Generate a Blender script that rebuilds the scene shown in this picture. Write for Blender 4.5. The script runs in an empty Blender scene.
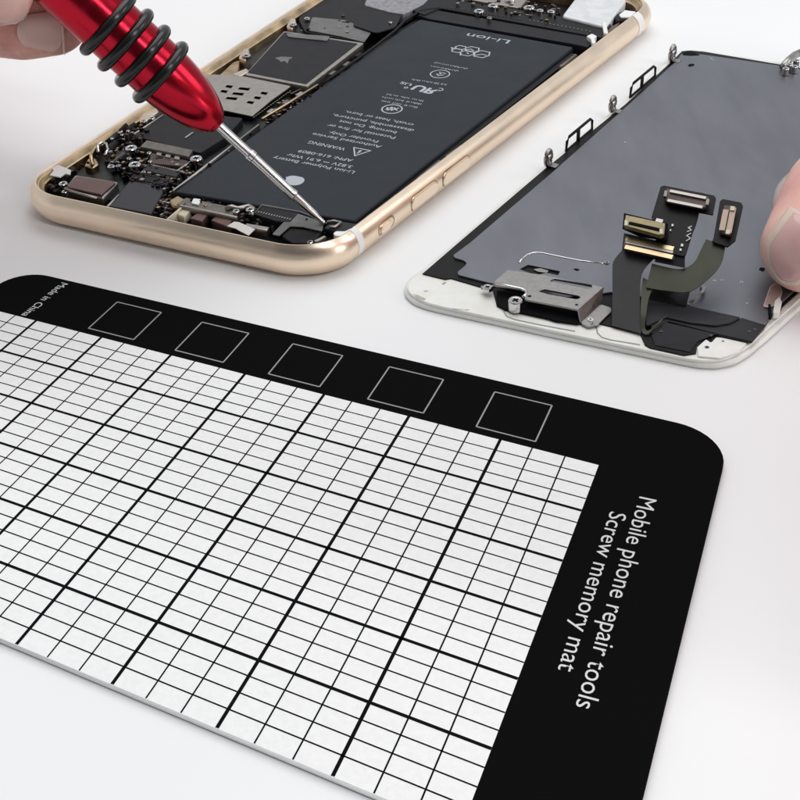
import bpy, bmesh, math, random
import numpy as np
from mathutils import Vector, Matrix
random.seed(7)
C = bpy.context.scene.collection
K = 0.1                                    # 1 Blender unit = 1 cm; everything below is written in mm

# ------------------------------------------------------------------ camera
F8, TH, RO, HC = 1196.037, 0.6664, 0.0430, 105.7
_r = np.array([1.0, 0, 0]); _u = np.array([0, math.sin(TH), math.cos(TH)])
FW = np.array([0, math.cos(TH), -math.sin(TH)])
c_, s_ = math.cos(RO), math.sin(RO)
CR, CU = c_*_r - s_*_u, s_*_r + c_*_u
EYE = np.array([0, 0, HC])
def ray(x, y): return FW + CR*(x-400)/F8 + CU*(400-y)/F8
def PX(x, y, z=0.0):                       # point of the place seen at (x, y) at height z above the table
    d = ray(x, y); return EYE + d*((z-HC)/d[2])
def PD(x, y, dep): return EYE + ray(x, y)*dep
def PJ(p):
    d = np.asarray(p, float)-EYE; w = d@FW
    return 400+F8*(d@CR)/w, 400-F8*(d@CU)/w, w
cam = bpy.data.cameras.new('camera'); co = bpy.data.objects.new('camera', cam); C.objects.link(co)
cam.sensor_width = 36; cam.lens = F8/800*36; cam.clip_start = .5; cam.clip_end = 2000
M = Matrix(((CR[0], CU[0], -FW[0], 0), (CR[1], CU[1], -FW[1], 0), (CR[2], CU[2], -FW[2], HC*K), (0, 0, 0, 1)))
co.matrix_world = M; bpy.context.scene.camera = co

def homog(src, dst):
    A = []
    for (u, v), (x, y) in zip(src, dst):
        A.append([u, v, 1, 0, 0, 0, -x*u, -x*v, -x]); A.append([0, 0, 0, u, v, 1, -y*u, -y*v, -y])
    return np.linalg.svd(np.array(A, float))[2][-1].reshape(3, 3)
def hap(h, u, v):
    w = h@np.array([u, v, 1.0]); return np.array([w[0]/w[2], w[1]/w[2]])

# ------------------------------------------------------------------ materials
def mat(name, col, rough=.5, metal=0.0, spec=.5, noise=0.0, nscale=3.0, bump=0.0, bscale=20.0, coat=0.0, sss=0.0, rvar=0.0, aniso=None, col2=None):
    m = bpy.data.materials.new(name); m.use_nodes = True; nt = m.node_tree; N = nt.nodes; L = nt.links
    b = N['Principled BSDF']
    b.inputs['Base Color'].default_value = (*col, 1); b.inputs['Roughness'].default_value = rough
    b.inputs['Metallic'].default_value = metal; b.inputs['Specular IOR Level'].default_value = spec
    if coat: b.inputs['Coat Weight'].default_value = coat; b.inputs['Coat Roughness'].default_value = .08
    if sss:
        b.inputs['Subsurface Weight'].default_value = sss
        b.inputs['Subsurface Radius'].default_value = (.35, .12, .07); b.inputs['Subsurface Scale'].default_value = .5
    tc = N.new('ShaderNodeTexCoord')
    vec = tc.outputs['Object']
    if aniso:
        mp = N.new('ShaderNodeMapping'); mp.inputs['Scale'].default_value = aniso
        mp.inputs['Rotation'].default_value = (0, 0, -math.radians(58)); L.new(vec, mp.inputs['Vector']); vec = mp.outputs['Vector']
    if noise or rvar:
        n = N.new('ShaderNodeTexNoise'); n.inputs['Scale'].default_value = nscale; n.inputs['Detail'].default_value = 5
        L.new(vec, n.inputs['Vector'])
        if noise:
            r = N.new('ShaderNodeMix'); r.data_type = 'RGBA'
            c1 = col2 if col2 else tuple(max(0, c*(1-noise)) for c in col); c2 = tuple(min(1, c*(1+noise)) for c in col)
            r.inputs['A'].default_value = (*c1, 1); r.inputs['B'].default_value = (*c2, 1)
            mr = N.new('ShaderNodeMapRange'); mr.inputs['From Min'].default_value = .3; mr.inputs['From Max'].default_value = .7
            L.new(n.outputs['Fac'], mr.inputs['Value']); L.new(mr.outputs['Result'], r.inputs['Factor']); L.new(r.outputs['Result'], b.inputs['Base Color'])
        if rvar:
            mr = N.new('ShaderNodeMapRange'); mr.inputs['To Min'].default_value = max(0, rough-rvar); mr.inputs['To Max'].default_value = rough+rvar
            mr.inputs['From Min'].default_value = .3; mr.inputs['From Max'].default_value = .7
            L.new(n.outputs['Fac'], mr.inputs['Value']); L.new(mr.outputs['Result'], b.inputs['Roughness'])
    if bump:
        n2 = N.new('ShaderNodeTexNoise'); n2.inputs['Scale'].default_value = bscale; n2.inputs['Detail'].default_value = 4
        L.new(vec, n2.inputs['Vector'])
        bp = N.new('ShaderNodeBump'); bp.inputs['Strength'].default_value = bump; bp.inputs['Distance'].default_value = .03 if name == 'skin' else .01
        L.new(n2.outputs['Fac'], bp.inputs['Height']); L.new(bp.outputs['Normal'], b.inputs['Normal'])
    return m
m_table = mat('table_white', (.80, .81, .82), .55, spec=.25, noise=.012, nscale=.12, bump=.04, bscale=8)
m_matblk = mat('mat_black', (.0036, .0038, .0042), .75, spec=.02, bump=.08, bscale=40)
m_sheet = mat('mat_sheet', (.80, .81, .812), .6, spec=.2, noise=.03, nscale=14, bump=.25, bscale=45)
m_ink = mat('mat_ink', (.004, .004, .005), .7, spec=.04)
m_print = mat('mat_print', (.62, .63, .64), .6, spec=.2)
m_outl = mat('mat_outline', (.30, .30, .30), .6, spec=.2)
m_gold = mat('gold_aluminium', (.91, .745, .58), .33, 1.0, noise=.04, nscale=1.5, bump=.05, bscale=60, rvar=.04)
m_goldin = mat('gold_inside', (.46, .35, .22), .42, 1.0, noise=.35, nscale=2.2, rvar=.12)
m_band = mat('antenna_plastic', (.80, .79, .76), .4)
m_bat = mat('battery_wrap', (.0115, .0158, .022), .5, spec=.24, noise=.14, nscale=1.5, bump=.22, bscale=2.2, rvar=.08)
m_bprint = mat('battery_print', (.40, .435, .48), .6)
m_blk = mat('black_plastic', (.006, .006, .007), .42, spec=.16, noise=.3, nscale=6)
m_tape = mat('black_tape', (.010, .010, .013), .5, spec=.2, noise=.25, nscale=4, bump=.1, bscale=8)
m_steel = mat('steel', (.34, .33, .32), .36, 1.0, noise=.05, nscale=14, rvar=.03)
m_chrome = mat('chrome', (.62, .62, .62), .16, 1.0)
m_shield = mat('shield_can', (.36, .34, .315), .46, 1.0, noise=.06, nscale=9, rvar=.03, bump=.015, bscale=40)
m_bronze = mat('bronze_shield', (.17, .155, .14), .45, .9, noise=.2, nscale=8)
m_brown = mat('brown_module', (.17, .105, .095), .42, .7, noise=.12, nscale=5)
m_plum = mat('plum_module', (.075, .05, .05), .5, .4, noise=.3, nscale=7)
m_goldpin = mat('gold_pins', (.48, .37, .23), .3, 1.0)
m_olive = mat('olive_flex', (.030, .033, .014), .42, spec=.3, noise=.22, nscale=2.5, bump=.05, bscale=10)
m_flexg = mat('charcoal_flex', (.016, .016, .019), .42, spec=.25, noise=.15, nscale=3)
m_flexl = mat('grey_flex', (.12, .12, .12), .45, noise=.2, nscale=5)
m_plate = mat('screen_backing', (.185, .190, .216), .43, .8, noise=.05, nscale=2.2, rvar=.04, bump=.05, bscale=16, aniso=(1, .3, 1))
m_white = mat('white_enamel', (.80, .81, .80), .3, noise=.02, nscale=3, col2=(.74, .74, .68))
m_wedge = mat('white_plastic', (.78, .79, .79), .5)
m_grime = mat('adhesive_stain', (.42, .41, .34), .6, noise=.4, nscale=12)
m_dark = mat('dark_gap', (.004, .004, .005), .7, spec=.08)
m_rub = mat('black_rubber', (.006, .0065, .0065), .24, spec=.4, bump=.05, bscale=30, rvar=.05)
m_red = mat('red_anodised', (.42, .011, .027), .20, .97, noise=.06, nscale=5, rvar=.05, bump=.03, bscale=40)
m_skin = mat('skin', (.60, .31, .26), .5, spec=.35, noise=.13, nscale=2.6, bump=.9, bscale=11, sss=.55, col2=(.50, .225, .195))  # darker copy for the left hand, its shade put into the colour
m_skin2 = mat('lit_fingertip_skin', (.86, .56, .48), .5, spec=.35, noise=.08, nscale=1.0, bump=.55, bscale=13, sss=.55, col2=(.74, .36, .33))  # lighter, unshaded copy for the whole right hand, pinker like finger pads
for mm in (m_skin, m_skin2):               # fine ridges of the skin
    nt = mm.node_tree; wv = nt.nodes.new('ShaderNodeTexWave'); wv.inputs['Scale'].default_value = 8.5; wv.inputs['Distortion'].default_value = 5.0
    wv.inputs['Detail'].default_value = 1.5; wv.inputs['Detail Scale'].default_value = .35
    wv.bands_direction = 'DIAGONAL'; tcn = [n for n in nt.nodes if n.type == 'TEX_COORD'][0]; nt.links.new(tcn.outputs['Object'], wv.inputs['Vector'])
    b0 = [n for n in nt.nodes if n.type == 'BUMP'][0]; b2 = nt.nodes.new('ShaderNodeBump'); b2.inputs['Strength'].default_value = .05; b2.inputs['Distance'].default_value = .02
    nt.links.new(wv.outputs['Fac'], b2.inputs['Height']); nt.links.new(b0.outputs['Normal'], b2.inputs['Normal']); nt.links.new(b2.outputs['Normal'], nt.nodes['Principled BSDF'].inputs['Normal'])
m_nail2 = mat('nail_pink', (.86, .50, .47), .26, spec=.5, coat=.25, sss=.35, noise=.05, nscale=1.5, col2=(.78, .42, .40))
m_nail3 = mat('nail_pale', (.90, .64, .53), .3, coat=.2, sss=.3)
m_nail = mat('nail', (.66, .39, .34), .3, spec=.45, coat=.15, sss=.3, noise=.06, nscale=2)
m_nailw = mat('nail_tip', (.66, .56, .51), .32, coat=.2, sss=.3, noise=.08, nscale=2)
m_cream = mat('cream_pad', (.60, .56, .44), .5, .1)

# ------------------------------------------------------------------ object helpers
def V(p): return Vector((p[0]*K, p[1]*K, p[2]*K))
def link(name, me, m, parent=None, smooth=False):
    o = bpy.data.objects.new(name, me); C.objects.link(o)
    if m is not None and not me.materials: me.materials.append(m)
    if parent is not None:
        o.parent = parent
        w = Matrix.Translation(parent.location)
        if parent.get('_w') is not None: w = Matrix.Translation(Vector(parent['_w']))
        o.matrix_parent_inverse = w.inverted() if parent.type == 'EMPTY' else Matrix.Identity(4)
    if smooth:
        for p in me.polygons: p.use_smooth = True
    return o
def thing(name, label, cat, loc):
    o = bpy.data.objects.new(name, None); C.objects.link(o); o.location = V(loc); o.empty_display_size = .5
    o['label'] = label; o['category'] = cat
    return o
def kid(o): return o
def from_bm(name, bm, m, parent=None, smooth=False):
    bmesh.ops.recalc_face_normals(bm, faces=bm.faces)
    me = bpy.data.meshes.new(name); bm.to_mesh(me); bm.free()
    return link(name, me, m, parent, smooth)
DG = bpy.context.evaluated_depsgraph_get
def conv(o):
    C.objects.link(o); bpy.context.view_layer.update()
    me = bpy.data.meshes.new_from_object(o.evaluated_get(DG())); C.objects.unlink(o)
    d = o.data; bpy.data.objects.remove(o)
    return me
def plate(name, loops, z0, z1, m, parent=None, bev=.06, px=True, sm=False):
    """Solid cut-out: outer loop and holes, from z0 up to z1, edges rounded by bev."""
    if not isinstance(loops[0][0], (tuple, list, np.ndarray)): loops = [loops]
    cu = bpy.data.curves.new(name, 'CURVE'); cu.dimensions = '2D'; cu.fill_mode = 'BOTH'
    for lp in loops:
        pts = [PX(p[0], p[1], z1)[:2] if px else p for p in lp]
        sp = cu.splines.new('POLY'); sp.points.add(len(pts)-1); sp.use_cyclic_u = True
        for q, p in zip(sp.points, pts): q.co = (p[0]*K, p[1]*K, 0, 1)
    bev = min(bev, (z1-z0)/2*.98)
    cu.extrude = ((z1-z0)/2-bev)*K; cu.bevel_depth = bev*K; cu.bevel_resolution = 1; cu.offset = -bev*K
    o = bpy.data.objects.new(name, cu); me = conv(o)
    me.transform(Matrix.Translation((0, 0, (z0+z1)/2*K)))
    me.materials.clear()
    return link(name, me, m, parent, sm)
def rnd(pts, r=2.0, n=4):
    """round the corners of a polygon by r (same units as its points)"""
    out = []; N = len(pts)
    for i in range(N):
        p0, p, p1 = (np.array(pts[(i+k) % N], float) for k in (-1, 0, 1))
        a, b = p0-p, p1-p; la, lb = np.hypot(*a), np.hypot(*b); q = min(r, la*.45, lb*.45)
        A, B = p+a/la*q, p+b/lb*q
        for t in np.linspace(0, 1, n+1): out.append(tuple((1-t)**2*A+2*t*(1-t)*p+t*t*B))
    return out
def bar(name, a, b, w, z0, z1, m, parent, bev=.05, px=True, rounded=False):
    """straight strip between two points, w mm wide"""
    A = PX(*a, z1)[:2] if px else np.array(a); B = PX(*b, z1)[:2] if px else np.array(b)
    d = (B-A)/np.hypot(*(B-A)); n = np.array([-d[1], d[0]])*w/2
    q = [A-n, B-n, B+n, A+n]
    if rounded: q = rnd(q, w*.5, 5)
    return plate(name, [tuple(p) for p in q], z0, z1, m, parent, bev, px=False)
def slab(name, pts, t, m, parent, smooth=False):
    """thin sheet over 3-D points (may be bent), thickness t mm"""
    bm = bmesh.new(); vs = [bm.verts.new(V(p)) for p in pts]; f = bm.faces.new(vs); bm.normal_update()
    n = f.normal.copy()
    if n.z < 0: n = -n
    r = bmesh.ops.extrude_face_region(bm, geom=[f])
    bmesh.ops.translate(bm, verts=[v for v in r['geom'] if isinstance(v, bmesh.types.BMVert)], vec=-n*t*K)
    bmesh.ops.triangulate(bm, faces=[f for f in bm.faces if len(f.verts) > 4])
    return from_bm(name, bm, m, parent, smooth)
def ribbon(name, L, R, t, m, parent, sub=5):
    """bent ribbon between two rails of 3-D points"""
    def dens(P):
        P = [np.array(p, float) for p in P]; out = []
        for i in range(len(P)-1):
            p0, p1, p2, p3 = P[max(i-1, 0)], P[i], P[i+1], P[min(i+2, len(P)-1)]
            for k in range(sub):
                s = k/sub; out.append(.5*((2*p1)+(-p0+p2)*s+(2*p0-5*p1+4*p2-p3)*s*s+(-p0+3*p1-3*p2+p3)*s**3))
        out.append(P[-1]); return out
    L, R = dens(L), dens(R); bm = bmesh.new()
    a = [bm.verts.new(V(p)) for p in L]; b = [bm.verts.new(V(p)) for p in R]
    for i in range(len(a)-1): bm.faces.new((a[i], a[i+1], b[i+1], b[i]))
    bmesh.ops.recalc_face_normals(bm, faces=bm.faces); bm.normal_update()
    bmesh.ops.solidify(bm, geom=bm.faces[:], thickness=t*K)
    return sharp(from_bm(name, bm, m, parent, True), 40)
def tube(name, pts, rad, m, parent, seg=10, closed=False):
    pts = [np.array(p, float) for p in pts]; n = len(pts); bm = bmesh.new(); rings = []
    for i, p in enumerate(pts):
        a = pts[(i+1) % n] if (closed or i < n-1) else p; b = pts[i-1] if (closed or i > 0) else p
        d = a-b; d /= np.linalg.norm(d); up = np.array([0, 0, 1.0]) if abs(d[2]) < .9 else np.array([1.0, 0, 0])
        x = np.cross(d, up); x /= np.linalg.norm(x); y = np.cross(d, x); r = rad[i] if hasattr(rad, '__len__') else rad
        rings.append([bm.verts.new(V(p+r*(math.cos(t)*x+math.sin(t)*y))) for t in np.linspace(0, 2*math.pi, seg, endpoint=False)])
    for i in range(n if closed else n-1):
        A, B = rings[i], rings[(i+1) % n]
        for k in range(seg): bm.faces.new((A[k], A[(k+1) % seg], B[(k+1) % seg], B[k]))
    if not closed: bm.faces.new(rings[0]); bm.faces.new(rings[-1][::-1])
    return from_bm(name, bm, m, parent, True)
def lathe(name, A, D, prof, m, parent, seg=64, autosm=True):
    """solid of revolution about the axis through A along unit D; prof = [(distance, radius)]"""
    D = np.array(D); x = np.cross(D, [0, 0, 1.0]); x /= np.linalg.norm(x); y = np.cross(D, x); bm = bmesh.new(); rings = []
    for s, r in prof:
        rings.append([bm.verts.new(V(A+D*s+max(r, .001)*(math.cos(t)*x+math.sin(t)*y))) for t in np.linspace(0, 2*math.pi, seg, endpoint=False)])
    for a, b in zip(rings, rings[1:]):
        for k in range(seg): bm.faces.new((a[k], a[(k+1) % seg], b[(k+1) % seg], b[k]))
    bm.faces.new(rings[0]); bm.faces.new(rings[-1])
    o = from_bm(name, bm, m, parent, True)
    for e in o.data.edges: pass
    return o
def sharp(o, ang=35):
    bm = bmesh.new(); bm.from_mesh(o.data)
    for e in bm.edges:
        if len(e.link_faces) == 2 and e.calc_face_angle(0) > math.radians(ang): e.smooth = False
    bm.to_mesh(o.data); bm.free(); return o
_scr = {}
def screw(c, r=.85, h=.35, parent=None, m=m_chrome, name='screw'):
    """cross-head screw, head centre at c"""
    key = (r, h, m.name)
    if key not in _scr:
        bm = bmesh.new(); seg = 24; prof = [(r, -h), (r, -.12*r), (r*.9, 0), (r*.62, 0), (r*.55, -.03)]
        rings = [[bm.verts.new(Vector((math.cos(t)*a*K, math.sin(t)*a*K, z*K))) for t in np.linspace(0, 2*math.pi, seg, endpoint=False)] for a, z in prof]
        for a, b in zip(rings, rings[1:]):
            for k in range(seg): bm.faces.new((a[k], a[(k+1) % seg], b[(k+1) % seg], b[k]))
        bm.faces.new(rings[-1])
        for rot in (0, math.pi/2):
            w, l = r*.13, r*.5; q = [(-l, -w), (l, -w), (l, w), (-l, w)]; cr, sr = math.cos(rot+.5), math.sin(rot+.5)
            f = bm.faces.new([bm.verts.new(Vector(((x*cr-y*sr)*K, (x*sr+y*cr)*K, (.01+.004*rot)*K))) for x, y in q]); f.material_index = 1
        me = bpy.data.meshes.new('screw'); bmesh.ops.recalc_face_normals(bm, faces=[f for f in bm.faces if f.material_index == 0])
        bm.to_mesh(me); bm.free(); me.materials.append(m); me.materials.append(m_dark); _scr[key] = me
    o = link(name, _scr[key], None, parent); o.location = V(c); return o
def text(name, s, A, B, cap, z, m, parent, bold=0.0, center=.5, mirror=False):
    """flat printed lettering from A to B (world xy mm), capital height cap mm; center: where the line A-B sits in the letter height"""
    cu = bpy.data.curves.new(name, 'FONT'); cu.body = s; cu.size = 1; cu.offset = bold; cu.resolution_u = 3
    me = conv(bpy.data.objects.new(name, cu)); me.materials.clear()
    xs = [v.co.x for v in me.vertices]; x0, x1 = min(xs), max(xs)
    A, B = np.array(A[:2], float), np.array(B[:2], float); d = B-A; n = np.array([-d[1], d[0]])/np.hypot(*d)
    for v in me.vertices:
        if mirror: v.co.x = x0+x1-v.co.x
        p = A+d*((v.co.x-x0)/(x1-x0))+n*cap*(v.co.y/.70-center)
        v.co = (p[0]*K, p[1]*K, z*K)
    return link(name, me, m, parent)
def strips(name, segs, z, m, parent):
    """flat ink lines: [(A, B, width)] world xy mm"""
    bm = bmesh.new()
    for i, (A, B, w) in enumerate(segs):
        A, B = np.array(A), np.array(B); d = (B-A)/np.hypot(*(B-A)); n = np.array([-d[1], d[0]])*w/2; zz = z+.0006*(i % 7)
        bm.faces.new([bm.verts.new(V((*p, zz))) for p in (A-n, B-n, B+n, A+n)])
    me = bpy.data.meshes.new(name); bm.to_mesh(me); bm.free(); return link(name, me, m, parent)

# ------------------------------------------------------------------ table
bm = bmesh.new()
for p in ((-1500, -900), (1500, -900), (1500, 2100), (-1500, 2100)): bm.verts.new(V((*p, 0)))
bm.faces.new(bm.verts)
o = from_bm('table_top', bm, m_table); o['kind'] = 'structure'

# ------------------------------------------------------------------ mat
G = np.array([[-0.2032795, 0.05538822, -0.42740738], [-0.05095565, -0.08670536, -0.14022887], [0.03342083, 0.04054047, -0.86046128]])
ZM = 1.15
def gm(u, v, z=ZM):
    w = G@np.array([u, v, 1.0]); return PX(w[0]/w[2]*400+400, w[1]/w[2]*400+400, z)[:2]
_c4 = [(-4, 0), (0, 0), (0, 5), (-4, 5)]
HM = homog(_c4, [gm(*c) for c in _c4])
def G2(u, v): return hap(HM, u, v)
matb = thing('repair_mat', 'black framed white grid mat with rounded corners lying flat on the table', 'mat', (*G2(-3.5, 2.3), 0))
def rr(u0, v0, u1, v1, ru, rv, n=10):
    out = []
    for cx, cy, a0 in ((u1-ru, v0+rv, -90), (u1-ru, v1-rv, 0), (u0+ru, v1-rv, 90), (u0+ru, v0+rv, 180)):
        for t in np.linspace(a0, a0+90, n+1):
            t = math.radians(t); out.append((cx+ru*math.cos(t), cy+rv*math.sin(t)))
    return out
edge = [tuple(G2(*p)) for p in rr(-8.05, -1.38, 1.10, 6.02, .52, .72)]
plate('mat_base', edge, 0.02, ZM, m_matblk, matb, .12, px=False)
gx0 = -7.667
sh = plate('writing_sheet', [tuple(G2(*p)) for p in ((gx0, 0), (0, 0), (0, 6.028), (gx0, 6.028))], .25, ZM+.03, m_sheet, matb, .01, px=False)
seg = []
for i in range(0, 24):
    u = -i/3
    if i and u > gx0+.01: seg.append((G2(u, 0), G2(u, 6.022), .44 if i % 3 == 0 else .20))
for j in range(1, 24): seg.append((G2(gx0, j/4), G2(0, j/4), .42 if j % 4 == 0 else .19))
strips('grid_lines', seg, ZM+.045, m_ink, matb)
for k, (ua, ub) in enumerate(((-6.27, -5.60), (-5.006, -4.348), (-3.753, -3.107), (-2.525, -1.880), (-1.293, -.665))):
    q = [G2(ua, -1.08), G2(ub, -1.08), G2(ub, -.16), G2(ua, -.16)]
    strips('square_outline', [(q[i], q[(i+1) % 4], .22) for i in range(4)], ZM+.012, m_outl, matb)
text('printed_text', 'Mobile phone repair tools', G2(.452, .42), G2(.475, 4.09), 2.25, ZM+.012, m_print, matb, -.002, center=0)
text('printed_text', 'Screw memory mat', G2(.245, .86), G2(.262, 3.68), 2.15, ZM+.012, m_print, matb, -.002, center=0)
text('printed_text', 'Made in China', G2(-7.25, -1.27), G2(-7.27, -.05), 1.35, ZM+.012, m_print, matb, 0, center=0)

# ------------------------------------------------------------------ opened phone
ZR = 6.2
def isect(p1, p2, p3, p4):
    p1, p2, p3, p4 = map(np.array, (p1, p2, p3, p4)); A = np.array([p2-p1, -(p4-p3)]).T
    return p1+(p2-p1)*np.linalg.solve(A, p3-p1)[0]
nA, nB = PX(97, 205, ZR)[:2], PX(270, 242, ZR)[:2]
lA, lB = PX(143.7, 101, ZR)[:2], PX(300, 0, ZR)[:2]
rA, rB = PX(362, 222, ZR)[:2], PX(590, 49, ZR)[:2]
nl, nr = isect(nA, nB, lA, lB), isect(nA, nB, rA, rB)
v124 = PX(637, 15, ZR)[:2]; dirn = (nB-nA)
fl = isect(v124, v124+dirn, lA, lB); fr = isect(v124, v124+dirn, rA, rB)
HP = homog([(.3, 1.5), (65.6, 1.5), (65.6, 124), (.3, 124)], [nl, nr, fr, fl])
HPi = np.linalg.inv(HP)
def ph(u, v): return hap(HP, u, v)
def puv(x, y, z): return hap(HPi, *PX(x, y, z)[:2])
phone = thing('opened_phone', 'gold framed phone lying open with its black battery and circuits exposed', 'phone', (*ph(33, 60), 0))
PW, PL = 67.0, 137.0
def contour(off, r=10.5, n=14):
    r = max(r-off, .5); return [ph(*p) for p in rr(off, off, PW-off, PL-off, r, r, n)]
def loft(name, prof, m, parent, close=True):
    bm = bmesh.new(); rings = []
    for off, z in prof: rings.append([bm.verts.new(V((*p, z))) for p in contour(off)])
    n = len(rings[0])
    for a, b in zip(rings, rings[1:]):
        for k in range(n): bm.faces.new((a[k], a[(k+1) % n], b[(k+1) % n], b[k]))
    if close: bm.faces.new(rings[0]); bm.faces.new(rings[-1])
    return sharp(from_bm(name, bm, m, parent, True), 40)
Rp = 3.3
prof = [(2.6, .12)]
for a in range(-80, 61, 10):
    t = math.radians(a); prof.append((2.75-2.75*math.cos(t), 3.35+3.2*math.sin(t)))
prof += [(1.45, ZR), (1.75, ZR-.02), (1.85, ZR-.15)]
sideprof = prof[:]
loft('housing', prof+[(1.9, 1.3)], m_gold, phone)
loft('inner_tray', [(1.95, 1.0), (1.95, 1.9)], m_blk, phone)
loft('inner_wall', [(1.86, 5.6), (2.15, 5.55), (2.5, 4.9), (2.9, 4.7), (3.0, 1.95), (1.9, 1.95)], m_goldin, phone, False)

def band(v0, v1, side, m=m_band, lift=.035):
    """antenna band wrapped over the side wall"""
    bm = bmesh.new(); rows = []
    for off, z in sideprof:
        row = []
        for v in np.linspace(v0, v1, 5):
            o2 = off-lift
            # the corner of the case rounds away near its end
            rc = 10.5; e = min(v, PL-v); add = 0
            if e < rc: add = rc-math.sqrt(max(rc*rc-(rc-e)**2, 0))
            u = (o2+add) if side < 0 else PW-(o2+add)
            row.append(bm.verts.new(V((*ph(u, v), z+(lift if z > 5 else 0)))))
        rows.append(row)
    for a, b in zip(rows, rows[1:]):
        for k in range(4): bm.faces.new((a[k], a[k+1], b[k+1], b[k]))
    return from_bm('antenna_band', bm, m, phone, True)
band(11.6, 13.5, 1); band(123.2, 125.6, 1)

# buttons and mute switch on the right wall
def wallpt(v, z, out=0.0):
    t = math.asin(max(-1, min(1, (z-3.35)/3.2))); off = 2.75-2.75*math.cos(t); return ph(PW-off+out, v)
def sidebox(name, v0, v1, z0, z1, o0, o1, m, rnd_=True):
    bm = bmesh.new(); n = 5; pts = []
    zc, hz = (z0+z1)/2, (z1-z0)/2
    L = []
    for s, vc in ((1, v1-hz), (-1, v0+hz)):
        for a in np.linspace(-90, 90, 9):
            a = math.radians(a); L.append((vc+s*hz*math.cos(a), zc+s*hz*math.sin(a)))
    A = [bm.verts.new(V((*wallpt(v, z, o0), z))) for v, z in L]
    sc = .94
    vm = (v0+v1)/2
    B = [bm.verts.new(V((*wallpt(vm+(v-vm)*1.0, zc+(z-zc)*1.0, o1*.8), z))) for v, z in L]
    Cc = [bm.verts.new(V((*wallpt(vm+(v-vm)*(1-.12/(v1-v0)*4), zc+(z-zc)*.8, o1), zc+(z-zc)*.8))) for v, z in L]
    k = len(L)
    for X, Y in ((A, B), (B, Cc)):
        for i in range(k): bm.faces.new((X[i], X[(i+1) % k], Y[(i+1) % k], Y[i]))
    bm.faces.new(Cc); bmesh.ops.triangulate(bm, faces=[f for f in bm.faces if len(f.verts) > 4])
    return from_bm(name, bm, m, phone, False)
def vat(x, y, z=3.4): return puv(x, y, z)[1]
b1a, b1b = vat(409, 205), vat(436, 186); b2a, b2b = vat(443, 181), vat(469, 161); ma, mb = vat(377, 230), vat(391, 220)
for a, b in ((b1a, b1b), (b2a, b2b)):
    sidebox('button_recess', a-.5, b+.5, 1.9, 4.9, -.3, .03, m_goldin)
    sidebox('volume_button', a-.25, b+.25, 2.15, 4.65, -.3, .2, m_gold)
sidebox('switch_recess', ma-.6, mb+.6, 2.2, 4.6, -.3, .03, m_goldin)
sidebox('mute_switch', ma+.1, mb-.9, 2.5, 4.1, -.3, .35, m_gold)

# battery -----------------------------------------------------------
BQ = [(173, 192), (355, 221), (574, 47), (420, 19), (400, 31)]
plate('tray_liner', [(140, 205), (362, 226), (600, 40), (420, 8), (300, 18), (150, 118)], 1.95, 2.3, m_dark, phone, .02)
bat = plate('battery', rnd(BQ, 2.5), 2.3, 5.0, m_bat, phone, .35)
plate('battery_seam', rnd([(171, 192.5), (356, 223), (579, 46), (420, 16.5), (398, 30)], 2.5), 2.3, 4.0, m_blk, bat, .3)
ZB = 5.02
def btxt(s, a, b, cap, bold=0.004, m=m_bprint):
    return text('printed_text', s, PX(*a, ZB), PX(*b, ZB), cap, ZB, m, bat, bold)
btxt('Li-ion Polymer Battery', (354, 172.5), (273, 157.3), 1.05)
btxt('3.82V \u2393 6.91 Whr', (352, 167), (287, 154.5), 1.05)
btxt('APN: 616-0809', (352.5, 160.8), (298.5, 150.8), 1.05)
btxt('WARNING', (345, 149.3), (308.5, 142), 1.15)
btxt('Authorized Service', (381, 147), (312.5, 133.9), 1.05)
btxt('Provider Only.', (378, 141.7), (328.5, 132.2), 1.05)
btxt('Potential for fire or', (395, 138), (327.5, 125), 1.05)
btxt('burning. Do not', (396, 132.8), (339, 121), 1.05)
btxt('disassemble, puncture,', (413.5, 130.6), (332.5, 115), 1.05)
btxt('crush, heat or burn.', (413, 125), (345, 111.6), 1.05)
# small print round the marks (too small to read in the photograph)
def tiny(a, b, cap=.5, rs=1):
    rg = random.Random(rs); A, B = PX(*a, ZB)[:2], PX(*b, ZB)[:2]; d = B-A; l = np.hypot(*d); e1 = d/l; e2 = np.array([-e1[1], e1[0]]); sg = []; x = 0
    while x < l:
        wd = rg.uniform(.8, 2.2)
        k = 0
        while k < wd and x+k < l:
            h = cap*rg.choice((.55, .55, .9)); c0 = A+e1*(x+k); sg.append((c0-e2*cap*.3, c0+e2*(h-cap*.3), .15))
            if rg.random() < .35: sg.append((c0+e2*rg.uniform(-.25, .3)*cap, c0+e1*.24+e2*rg.uniform(-.25, .3)*cap, .13))
            k += .42
        x += wd+.5
    strips('small_print', sg, ZB, m_bprint, bat)
tiny((417, 107.2), (381, 100.6), .8, 19)
tiny((421, 104), (382, 96.8), .8, 22)
tiny((423, 100.8), (386, 93.8), .8, 14)
tiny((446, 84.5), (411, 79), .8, 13)
tiny((467, 68.6), (434, 62.3), .8, 16)
tiny((458, 70.8), (431, 66), .8, 16)
btxt('Li-ion', (509, 42), (466.5, 34.8), 2.0, .004)
def bloc(x, y, dx=1.0):
    """local frame on the battery at a pixel: e1 = reading direction, e2 = up of the print"""
    c = PX(x, y, ZB)[:2]; e = PX(x-9, y-1.75, ZB)[:2]-c; e /= np.hypot(*e); return c, e, np.array([-e[1], e[0]])
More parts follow.
